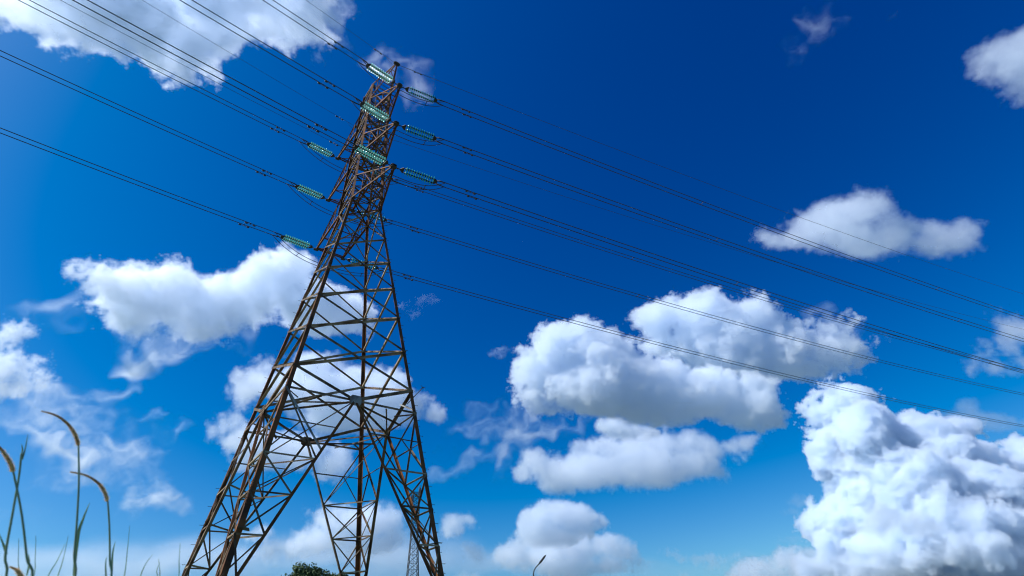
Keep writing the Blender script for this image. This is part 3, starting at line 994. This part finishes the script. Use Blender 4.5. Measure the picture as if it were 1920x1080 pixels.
def cloud(label, blobs, dist, edge=8, amp=10, scale=45, octaves=5, dens=1.0, wisp=0.0, billow=True,
          depth=0.8, seed=1, voxel=2.6, warp=0.0, stretch=(1, 1, 1), rot=0.0, gain=0.6, big=0.5, base=0.3, aniso=0.4, group='clouds in the sky'):
    """blobs: (px, py, rx, ry[, depth offset]) in picture units of the photograph; dist in metres."""
    rng = np.random.default_rng(seed)
    B = [tuple(b) + (0,) * (5 - len(b)) for b in blobs]
    cx = (min(b[0] - b[2] for b in B) + max(b[0] + b[2] for b in B)) / 2
    cy = (min(b[1] - b[3] for b in B) + max(b[1] + b[3] for b in B)) / 2
    c = ray(cx, cy)
    u = (C_RIGHT - c * C_RIGHT.dot(c)).normalized()
    v = c.cross(u); 
    if v.dot(C_UP) < 0: v = -v
    # blob centres on the tangent plane, in units of 'px' = 1/F at the axis
    P = []
    for b in B:
        r = ray(b[0], b[1]); k = F_PX / r.dot(c)
        ang = r.dot(_fwd)                      # off-axis stretch of the picture plane
        P.append((r.dot(u) * k, r.dot(v) * k, b[4], b[2] * ang * 1.0, b[3] * ang))
    pad = amp * 1.6 + 6
    xs = (min(p[0] - p[3] for p in P) - pad, max(p[0] + p[3] for p in P) + pad)
    ys = (min(p[1] - p[4] for p in P) - pad, max(p[1] + p[4] for p in P) + pad)
    dz = [depth * min(1.4 * p[4], p[3]) for p in P]
    zs = (min(p[2] - d for p, d in zip(P, dz)) - pad, max(p[2] + d for p, d in zip(P, dz)) + pad)
    res = [max(8, int((a[1] - a[0]) / (voxel * k))) for a, k in ((xs, 1), (ys, 1), (zs, 1.4))]
    X, Y, Z = np.meshgrid(*(np.linspace(a[0], a[1], r, dtype=np.float32) for a, r in zip((xs, ys, zs), res)), indexing='ij')
    if warp:
        wx = fbm(X, Y, Z, scale * 1.6, 2, rng) * warp; wy = fbm(X, Y, Z, scale * 1.6, 2, rng) * warp
        Xq, Yq = X + wx, Y + wy
    else: Xq, Yq = X, Y
    S = np.full(X.shape, -1e3, np.float32)
    kk = 8.0
    for p, d in zip(P, dz):
        rr = np.sqrt(((Xq - p[0]) / p[3]) ** 2 + ((Yq - p[1]) / p[4]) ** 2 + ((Z - p[2]) / d) ** 2)
        s = (1 - rr) * min(p[3], p[4], d)
        h = np.clip(0.5 + 0.5 * (s - S) / kk, 0, 1)
        S = S * (1 - h) + s * h + kk * h * (1 - h)
    sx, sy, sz = stretch
    cr, sr = math.cos(rot), math.sin(rot)
    Xs, Ys, Zs = (Xq * cr + Yq * sr) / sx, (-Xq * sr + Yq * cr) / sy, Z / sz
    n2 = fbm(Xs, Ys, Zs, scale * 2.6, 2, rng)
    if wisp:                               # thin torn vapour: soft body carved into filaments
        F = S + amp * (0.7 * n2 + 0.5)
        D = np.clip(F / edge, 0, 1); D = D * D * (3 - 2 * D)
        n3 = fbm(Xs, Ys, Zs, scale, 6, rng, 0.62)
        D *= np.clip(base + wisp * n3, 0, 1.6) ** 1.35
    else:
        n1 = 0.55 * fbm(Xs, Ys, Zs, scale, octaves, rng, gain, billow) + 0.6 * fbm(Xs, Ys, Zs, scale * 0.8, octaves, rng, gain)
        F = S + amp * (n1 + big * n2 + 0.3)
        D = np.clip(F / edge, 0, 1); D = D * D * (3 - 2 * D)
    # empty shell
    D[0] = D[-1] = 0; D[:, 0] = D[:, -1] = 0; D[:, :, 0] = D[:, :, -1] = 0
    k = dist / F_PX
    lo = tuple(a[0] * k for a in (xs, ys, zs)); hi = tuple(a[1] * k for a in (xs, ys, zs))
    me = bpy.data.meshes.new('cloud')
    me.vertices.add(D.size)
    co = np.stack([X.ravel() * k, Y.ravel() * k, Z.ravel() * k], 1).astype(np.float32)
    me.vertices.foreach_set('co', co.ravel())
    at = me.attributes.new('cloud_density', 'FLOAT', 'POINT')
    at.data.foreach_set('value', D.ravel().astype(np.float32))
    source = bpy.data.objects.new('density_samples', me)      # only data: never linked to the scene
    vol = bpy.data.volumes.new('cloud')
    o = bpy.data.objects.new('cloud', vol)
    COL.objects.link(o)
    o.matrix_world = Matrix(((u.x, v.x, c.x, 0), (u.y, v.y, c.y, 0), (u.z, v.z, c.z, 0), (0, 0, 0, 1)))
    o.matrix_world.translation = CAM_P + c * dist
    mat = cloud_material('cloud_vapour', dens * 0.06 / k, aniso=aniso)
    vol.materials.append(mat)
    md = o.modifiers.new('density', 'NODES')
    md.node_group = volume_nodes('cloud_density', lo, hi, res, mat, source)
    tag(o, label, 'cloud', group)
    print('cloud', res, D.size, float((D > 0).mean()))
    return o
# kind presets
CUM = dict(gain=.67, edge=4, amp=16, scale=38, octaves=7, dens=1.15, voxel=2.1)
SOFT = dict(gain=.67, edge=8, amp=18, scale=42, octaves=7, dens=0.9, voxel=2.2)
WISP = dict(edge=22, amp=12, scale=26, octaves=6, dens=0.6, wisp=0.55, billow=False, warp=12, depth=0.6, stretch=(1.9, 1, 1.4), rot=0.3, voxel=2.2)
VEIL = dict(base=.5, edge=34, amp=12, scale=30, octaves=6, dens=0.4, wisp=0.5, billow=False, warp=16, depth=0.5, stretch=(2.6, 1, 1.5), rot=0.15, voxel=2.4)


def K(base, **kw):
    d = dict(base); d.update(kw); return d


# overhead, upper left
cloud('large grey-bellied cloud with bright ragged edges cut off by the top left of the picture',
      [(30, 0, 50, 40), (75, 15, 50, 42), (130, 10, 80, 56), (200, 20, 90, 66), (270, 40, 90, 70), (325, 80, 60, 56), (370, 75, 62, 60), (420, 40, 66, 62), (400, 0, 90, 66), (490, 10, 70, 62), (550, 10, 56, 56), (320, -60, 320, 70)],
      1350, **K(SOFT, edge=9, amp=17, dens=1.05), seed=21, depth=.6)
cloud('bright frayed cloud tuft at the top edge just left of the pylon top',
      [(605, 15, 48, 52), (628, 40, 28, 40), (585, 70, 26, 30), (592, 100, 14, 22), (570, 40, 25, 30)], 1300, **K(SOFT, edge=18, amp=15, scale=34, dens=.6, warp=8), seed=22)
cloud('small torn wisp right behind the tip of the pylon', [(712, 118, 22, 22), (735, 105, 18, 14), (700, 165, 14, 14)], 1500, **K(WISP, edge=18, amp=10, scale=22, warp=8, dens=0.5), seed=23)
cloud('small torn wisp behind the uppermost right-hand insulators', [(770, 130, 18, 24), (778, 160, 16, 26), (752, 112, 16, 14)], 1500, **K(WISP, edge=18, amp=10, scale=22, warp=8, dens=0.6), seed=24)
# upper right
cloud('thin blue-white wisp alone high in the dark upper right sky', [(1545, 55, 30, 18), (1520, 48, 22, 16), (1570, 50, 30, 10), (1498, 94, 16, 8)], 1750, **K(WISP, edge=18, amp=9, scale=18, warp=8, dens=0.5), seed=25)
cloud('tiny faint shred of cloud near the top edge at the right', [(1673, 31, 12, 7), (1620, 48, 18, 6)], 1750, **K(WISP, edge=14, amp=6, scale=12, warp=5, dens=0.28), seed=26)
cloud('white cloud cut by the upper right edge of the picture', [(1895, 112, 50, 44), (1925, 90, 40, 40), (1915, 145, 40, 34), (1865, 115, 30, 24), (1950, 140, 50, 50)], 1800, **K(SOFT, edge=13, amp=11, scale=34, dens=0.6), seed=27)
cloud('lone white cloud with a pointed right end, crossed by the uppermost wires', [(1470, 447, 42, 26), (1510, 440, 50, 36), (1560, 415, 52, 44), (1615, 395, 50, 38), (1640, 385, 26, 28), (1600, 450, 85, 40), (1690, 435, 62, 36), (1750, 450, 55, 28), (1800, 437, 32, 18), (1825, 425, 20, 9)],
      2100, **K(SOFT, edge=13, amp=12, scale=38, dens=0.55), seed=28)
# centre
cloud('long white cloud behind the wires, uppermost of the stacked clouds right of centre', [(1240, 600, 46, 34), (1215, 590, 26, 22), (1310, 592, 56, 42), (1300, 572, 30, 20), (1385, 612, 70, 46), (1450, 640, 75, 44), (1330, 650, 110, 40), (1480, 682, 55, 22), (1545, 650, 60, 34), (1400, 665, 110, 34), (1560, 620, 40, 22)],
      2750, **CUM, seed=31)
cloud('ragged tail of cloud right of the uppermost stacked cloud', [(1530, 592, 30, 18), (1560, 605, 36, 20), (1610, 628, 40, 16), (1640, 640, 22, 12)], 2750, **K(WISP, dens=1.3, edge=16, scale=24, amp=10), seed=32)
cloud('big bulging cloud with a grey underside, middle of the stacked clouds right of centre', [(1055, 655, 58, 48), (1010, 700, 42, 50), (1000, 745, 34, 32), (1085, 630, 40, 26), (1125, 665, 60, 42), (1110, 725, 115, 56), (1215, 720, 105, 52), (1310, 730, 80, 46), (1350, 715, 42, 30), (1400, 755, 52, 42), (1410, 720, 34, 24), (1425, 780, 30, 20), (1060, 762, 60, 22), (1250, 760, 120, 28)],
      2500, **K(CUM, amp=12), seed=33)
cloud('flat grey-bottomed cloud with a thin right tip, lowest of the stacked clouds right of centre', [(1000, 870, 40, 28), (985, 880, 30, 24), (1060, 890, 60, 30), (1130, 880, 90, 38), (1210, 870, 90, 44), (1290, 868, 60, 28), (1335, 880, 26, 18), (1330, 842, 44, 20), (1362, 836, 34, 14), (1385, 834, 22, 10), (1130, 840, 60, 26), (1235, 832, 60, 26), (1310, 832, 50, 18), (1370, 836, 26, 9), (1250, 800, 16, 10)],
      3600, **K(SOFT, edge=11, amp=11, scale=34, dens=.7), seed=34)
cloud('bright white cloud head peering over the lowest of the stacked clouds', [(1150, 800, 34, 18), (1180, 812, 34, 18), (1205, 815, 26, 14), (1130, 798, 16, 10)], 4400, **K(CUM, amp=6, scale=20, edge=5, dens=1.2), seed=35)
cloud('hazy shreds of cloud left of the stacked clouds', [(1030, 805, 50, 22), (1060, 800, 40, 18), (960, 800, 40, 20), (930, 765, 30, 8), (945, 850, 16, 30), (920, 795, 30, 12)], 3400, **K(WISP, dens=0.7, edge=20, amp=13, scale=26), seed=36)
cloud('tiny puff standing alone left of the big bulging cloud', [(938, 661, 12, 7)], 2900, **K(WISP, edge=8, amp=6, scale=10, warp=4, dens=0.7), seed=37)
cloud('faint tiny shred below the wires right of the pylon', [(970, 456, 9, 7)], 2300, **K(WISP, edge=9, amp=5, scale=9, warp=4, dens=0.3), seed=38)
cloud('small faint puffs right beside the pylon above its belt', [(800, 560, 18, 8), (782, 592, 8, 8), (755, 570, 10, 6)], 2600, **K(WISP, edge=9, amp=5, scale=10, warp=4, dens=0.45), seed=39)
# lower right towering cloud
cloud('towering white cauliflower cloud filling the lower right corner', [
    (1605, 735, 28, 22), (1632, 745, 24, 20), (1572, 758, 34, 28), (1640, 765, 18, 20), (1545, 785, 30, 26), (1600, 780, 44, 34), (1528, 815, 22, 22), (1535, 845, 26, 30), (1575, 830, 40, 40), (1600, 850, 44, 34),
    (1612, 800, 30, 26, -40), (1640, 800, 32, 26, -46), (1650, 830, 34, 30, -55), (1600, 825, 24, 20, -50), (1555, 862, 26, 16), (1690, 810, 20, 22), (1712, 800, 24, 20), (1738, 800, 18, 18), (1700, 840, 36, 30, -25), (1745, 830, 40, 32, -20),
    (1790, 815, 30, 22), (1818, 822, 26, 22), (1842, 830, 16, 14), (1780, 850, 46, 36, -30), (1830, 860, 40, 32, -20), (1670, 870, 44, 36, -50), (1720, 875, 44, 34, -60), (1625, 880, 34, 30, -30), (1860, 880, 44, 32, -10), (1900, 850, 34, 26), (1930, 860, 40, 40),
    (1600, 905, 24, 22), (1640, 920, 34, 26, -40), (1690, 915, 40, 34, -75), (1745, 905, 40, 36, -85), (1790, 900, 44, 38, -60), (1840, 915, 50, 38, -50), (1890, 920, 46, 40, -40), (1930, 940, 50, 60, -20),
    (1625, 955, 28, 22, -40), (1590, 972, 32, 24, -40), (1560, 985, 26, 18, -30), (1545, 1000, 20, 14, -30), (1640, 985, 40, 28, -60), (1700, 965, 46, 34, -90), (1760, 960, 50, 36, -95), (1820, 970, 54, 38, -80), (1880, 980, 54, 42, -70),
    (1590, 1010, 44, 24, -50), (1660, 1020, 60, 28, -80), (1740, 1015, 66, 32, -100), (1830, 1025, 76, 36, -100), (1910, 1040, 60, 46, -80), (1620, 1048, 80, 24, -60), (1750, 1060, 110, 30, -90), (1880, 1075, 90, 34, -90)],
      8200, **K(CUM, edge=3.5, amp=11, scale=24, dens=3.4, voxel=1.75, gain=.64, big=.9, aniso=.42), seed=41, depth=1.0)
cloud('small dark grey cloud in front of the foot of the towering cloud', [(1660, 965, 26, 22), (1690, 978, 40, 22), (1640, 990, 44, 12), (1720, 990, 30, 14), (1590, 995, 30, 6)], 5000, **K(SOFT, edge=9, amp=8, scale=22, dens=.5), seed=42)
cloud('smooth grey-blue round-headed cloud behind the towering cloud', [(1815, 766, 22, 22), (1840, 788, 55, 18), (1790, 785, 30, 12), (1900, 800, 40, 14)], 10500, **K(SOFT, edge=8, amp=5, scale=26, dens=.35), seed=45)
cloud('white cloud cut by the right edge below the lowest bunch of wires', [(1905, 640, 36, 30), (1925, 625, 36, 26), (1880, 665, 28, 18), (1870, 690, 34, 14), (1925, 680, 40, 20)], 3000, **K(SOFT, dens=.5, edge=14), seed=46)
# left
cloud('wide white cloud with raised right head and wispy underside left of the pylon waist', [(520, 525, 58, 52), (535, 505, 36, 30), (545, 555, 50, 40), (470, 560, 60, 44), (400, 565, 70, 42), (330, 545, 60, 38), (280, 530, 58, 30), (230, 555, 55, 32), (210, 535, 44, 18), (290, 575, 75, 44), (360, 590, 80, 44), (250, 545, 70, 34), (320, 555, 80, 48), (440, 565, 80, 44), (590, 575, 60, 45), (650, 590, 50, 38), (440, 590, 60, 28)],
      2100, **K(SOFT, edge=9, amp=17, dens=.9), seed=51)
cloud('torn veil hanging below the wide white cloud', [(300, 630, 60, 40), (280, 668, 40, 30), (330, 655, 60, 30), (250, 640, 40, 30),  (360, 640, 60, 26), (420, 650, 50, 22), (450, 625, 50, 20), (240, 610, 40, 30)], 2100, **K(WISP, dens=2.0, edge=26, scale=34), seed=52)
cloud('faint puff left of the wide white cloud', [(95, 565, 34, 16), (110, 580, 40, 16)], 2200, **K(WISP, dens=0.7), seed=53)
cloud('broad white cloud behind the lower part of the pylon', [(480, 720, 40, 42), (500, 695, 30, 28), (540, 720, 55, 44), (620, 735, 85, 50), (720, 745, 75, 42), (775, 760, 40, 28), (810, 775, 24, 20), (660, 780, 110, 34), (740, 720, 40, 26), (590, 690, 60, 28)],
      2700, **K(SOFT, edge=13, amp=12, dens=.8), seed=54)
cloud('small white cloud touching the left edge of the pylon above its feet', [(395, 808, 18, 20), (424, 800, 24, 24), (440, 830, 30, 22), (500, 850, 60, 34), (560, 845, 60, 36), (620, 865, 34, 34), (470, 825, 40, 28)], 3500, **K(SOFT, edge=10, amp=9, scale=28, dens=.7), seed=55)
cloud('bright cloud with a grey base cut by the left edge', [(0, 630, 30, 38), (20, 665, 28, 30), (-10, 690, 50, 36), (30, 700, 22, 18), (-20, 720, 60, 24), (40, 645, 12, 14)], 2500, **K(CUM, edge=9, dens=1.0), seed=56)
cloud('long streaky veil slanting down across the lower left sky',
      [(20, 735, 50, 34), (60, 770, 60, 36), (105, 805, 60, 32), (150, 835, 60, 28), (200, 852, 60, 24), (250, 858, 50, 16), (190, 745, 70, 10), (120, 740, 50, 14), (160, 880, 60, 16), (215, 872, 50, 16), (90, 850, 50, 14)],
      2700, **K(VEIL, dens=1.5, edge=26, scale=22, amp=10, rot=-.45, stretch=(2.4, 1, 1.5)), seed=57)
cloud('little soft puff in the sky between the grass and the pylon', [(307, 796, 30, 12), (320, 805, 20, 10)], 3000, **K(WISP, dens=0.8, edge=14, amp=8, scale=18, warp=8), seed=58)
cloud('small puff behind the tall foxtail stalk', [(90, 910, 34, 13), (120, 900, 16, 12)], 4500, **K(WISP, dens=1.2, edge=12, amp=8, scale=18, warp=6), seed=59)
cloud('pair of soft puffs low behind the arching seed heads', [(180, 928, 24, 12), (225, 925, 20, 8), (280, 940, 40, 15), (310, 928, 26, 12), (355, 952, 24, 10)], 4800, **K(WISP, dens=1.2, edge=12, amp=8, scale=18, warp=6), seed=60)
cloud('dim flat streaks of cloud low over the grass', [(70, 965, 80, 9), (180, 985, 90, 8), (40, 980, 50, 6)], 6000, **K(VEIL, dens=0.8, edge=14, scale=24, amp=8, warp=8, stretch=(3, 1, 1)), seed=61)
# low in the middle
cloud('hazy white cloud bank behind the feet of the pylon', [(640, 980, 60, 30), (690, 985, 50, 34), (730, 985, 34, 28), (610, 1010, 60, 26), (700, 1020, 70, 26), (520, 1030, 60, 16), (470, 1000, 40, 22)], 6500, **K(SOFT, edge=15, amp=10, scale=30, dens=1.0), seed=62)
cloud('small hazy puff between the far mast and the round-topped low cloud', [(852, 985, 26, 20), (872, 975, 18, 14)], 6300, **K(SOFT, edge=11, amp=7, scale=20, dens=0.7), seed=63)
cloud('dim small puff below the hazy one near the far mast', [(878, 1026, 20, 16), (890, 1040, 18, 10)], 6300, **K(SOFT, edge=11, amp=6, scale=18, dens=0.8), seed=64)
cloud('round-topped white cloud with a grey base low in the sky above the street lamp', [(1035, 962, 40, 22), (1065, 970, 50, 28), (1000, 985, 38, 26), (1095, 985, 36, 22), (1040, 1000, 70, 22), (975, 1000, 20, 16)], 6300, **K(CUM, edge=6, amp=7, scale=24, dens=1.0), seed=65)
cloud('lower grey cloud below the round-topped one, behind the street lamp', [(1050, 1035, 90, 32), (1110, 1022, 50, 24), (960, 1040, 40, 22), (1080, 1060, 110, 24), (1150, 1020, 34, 20), (1170, 1035, 30, 18), (1000, 1045, 40, 20)], 7200, **K(SOFT, edge=9, amp=8, scale=24, dens=0.9), seed=66)
cloud('row of small ragged clouds at the bottom edge left of the towering cloud', [(1420, 1062, 44, 14), (1480, 1050, 34, 20), (1510, 1042, 26, 16), (1550, 1055, 50, 22), (1450, 1080, 80, 16), (1530, 1080, 80, 16)], 9000, **K(CUM, edge=6, amp=7, scale=18, dens=1.2), seed=67)
cloud('thin dark streak of cloud left of the foot of the towering cloud', [(1490, 1010, 42, 7), (1470, 1015, 20, 5)], 6000, **K(SOFT, edge=8, amp=4, scale=14, dens=.3), seed=68)
cloud('faint grey puff standing alone left of the towering cloud', [(1500, 942, 22, 11), (1490, 960, 16, 8)], 6000, **K(SOFT, edge=10, amp=5, scale=16, dens=.22), seed=69)
cloud('tops of small clouds just showing at the bottom edge below the street lamp', [(870, 1082, 26, 10), (890, 1080, 18, 8), (1280, 1080, 16, 6)], 9000, **K(SOFT, edge=8, amp=5, scale=14, dens=.5), seed=70)
cloud('broad pale haze layer lying along the bottom of the sky behind the grass and pylon',
      [(150, 1060, 260, 46), (430, 1050, 260, 44), (700, 1045, 240, 52), (930, 1060, 200, 40), (560, 1020, 160, 26), (1200, 1070, 200, 26)], 12000,
      **K(VEIL, dens=.8, edge=34, amp=8, scale=60, warp=6, stretch=(4, 1, 1.5), rot=0, wisp=.35, voxel=4), seed=71)
cloud('faint slanting streaks of high cloud between the pylon and the stacked clouds',
      [(850, 845, 60, 14), (900, 810, 50, 10), (815, 880, 40, 12)], 4200, **K(VEIL, dens=0.7, edge=18, scale=20, rot=.55, warp=8), seed=72)
cloud('dusky haze layer lying along the bottom right corner in front of the towering cloud',
      [(1500, 1070, 180, 26), (1700, 1055, 220, 34), (1880, 1045, 140, 40)], 6800, **K(VEIL, dens=0.9, edge=26, amp=7, scale=40, warp=6, stretch=(4, 1, 1.5), rot=0, wisp=.35, voxel=3), seed=73)
cloud('small ragged white clouds low in the sky right of the street lamp',
      [(1270, 1040, 26, 8), (1300, 1046, 30, 8), (1340, 1050, 24, 8), (1370, 1042, 16, 6)], 9000, **K(SOFT, edge=6, amp=6, scale=14, dens=.4), seed=74)
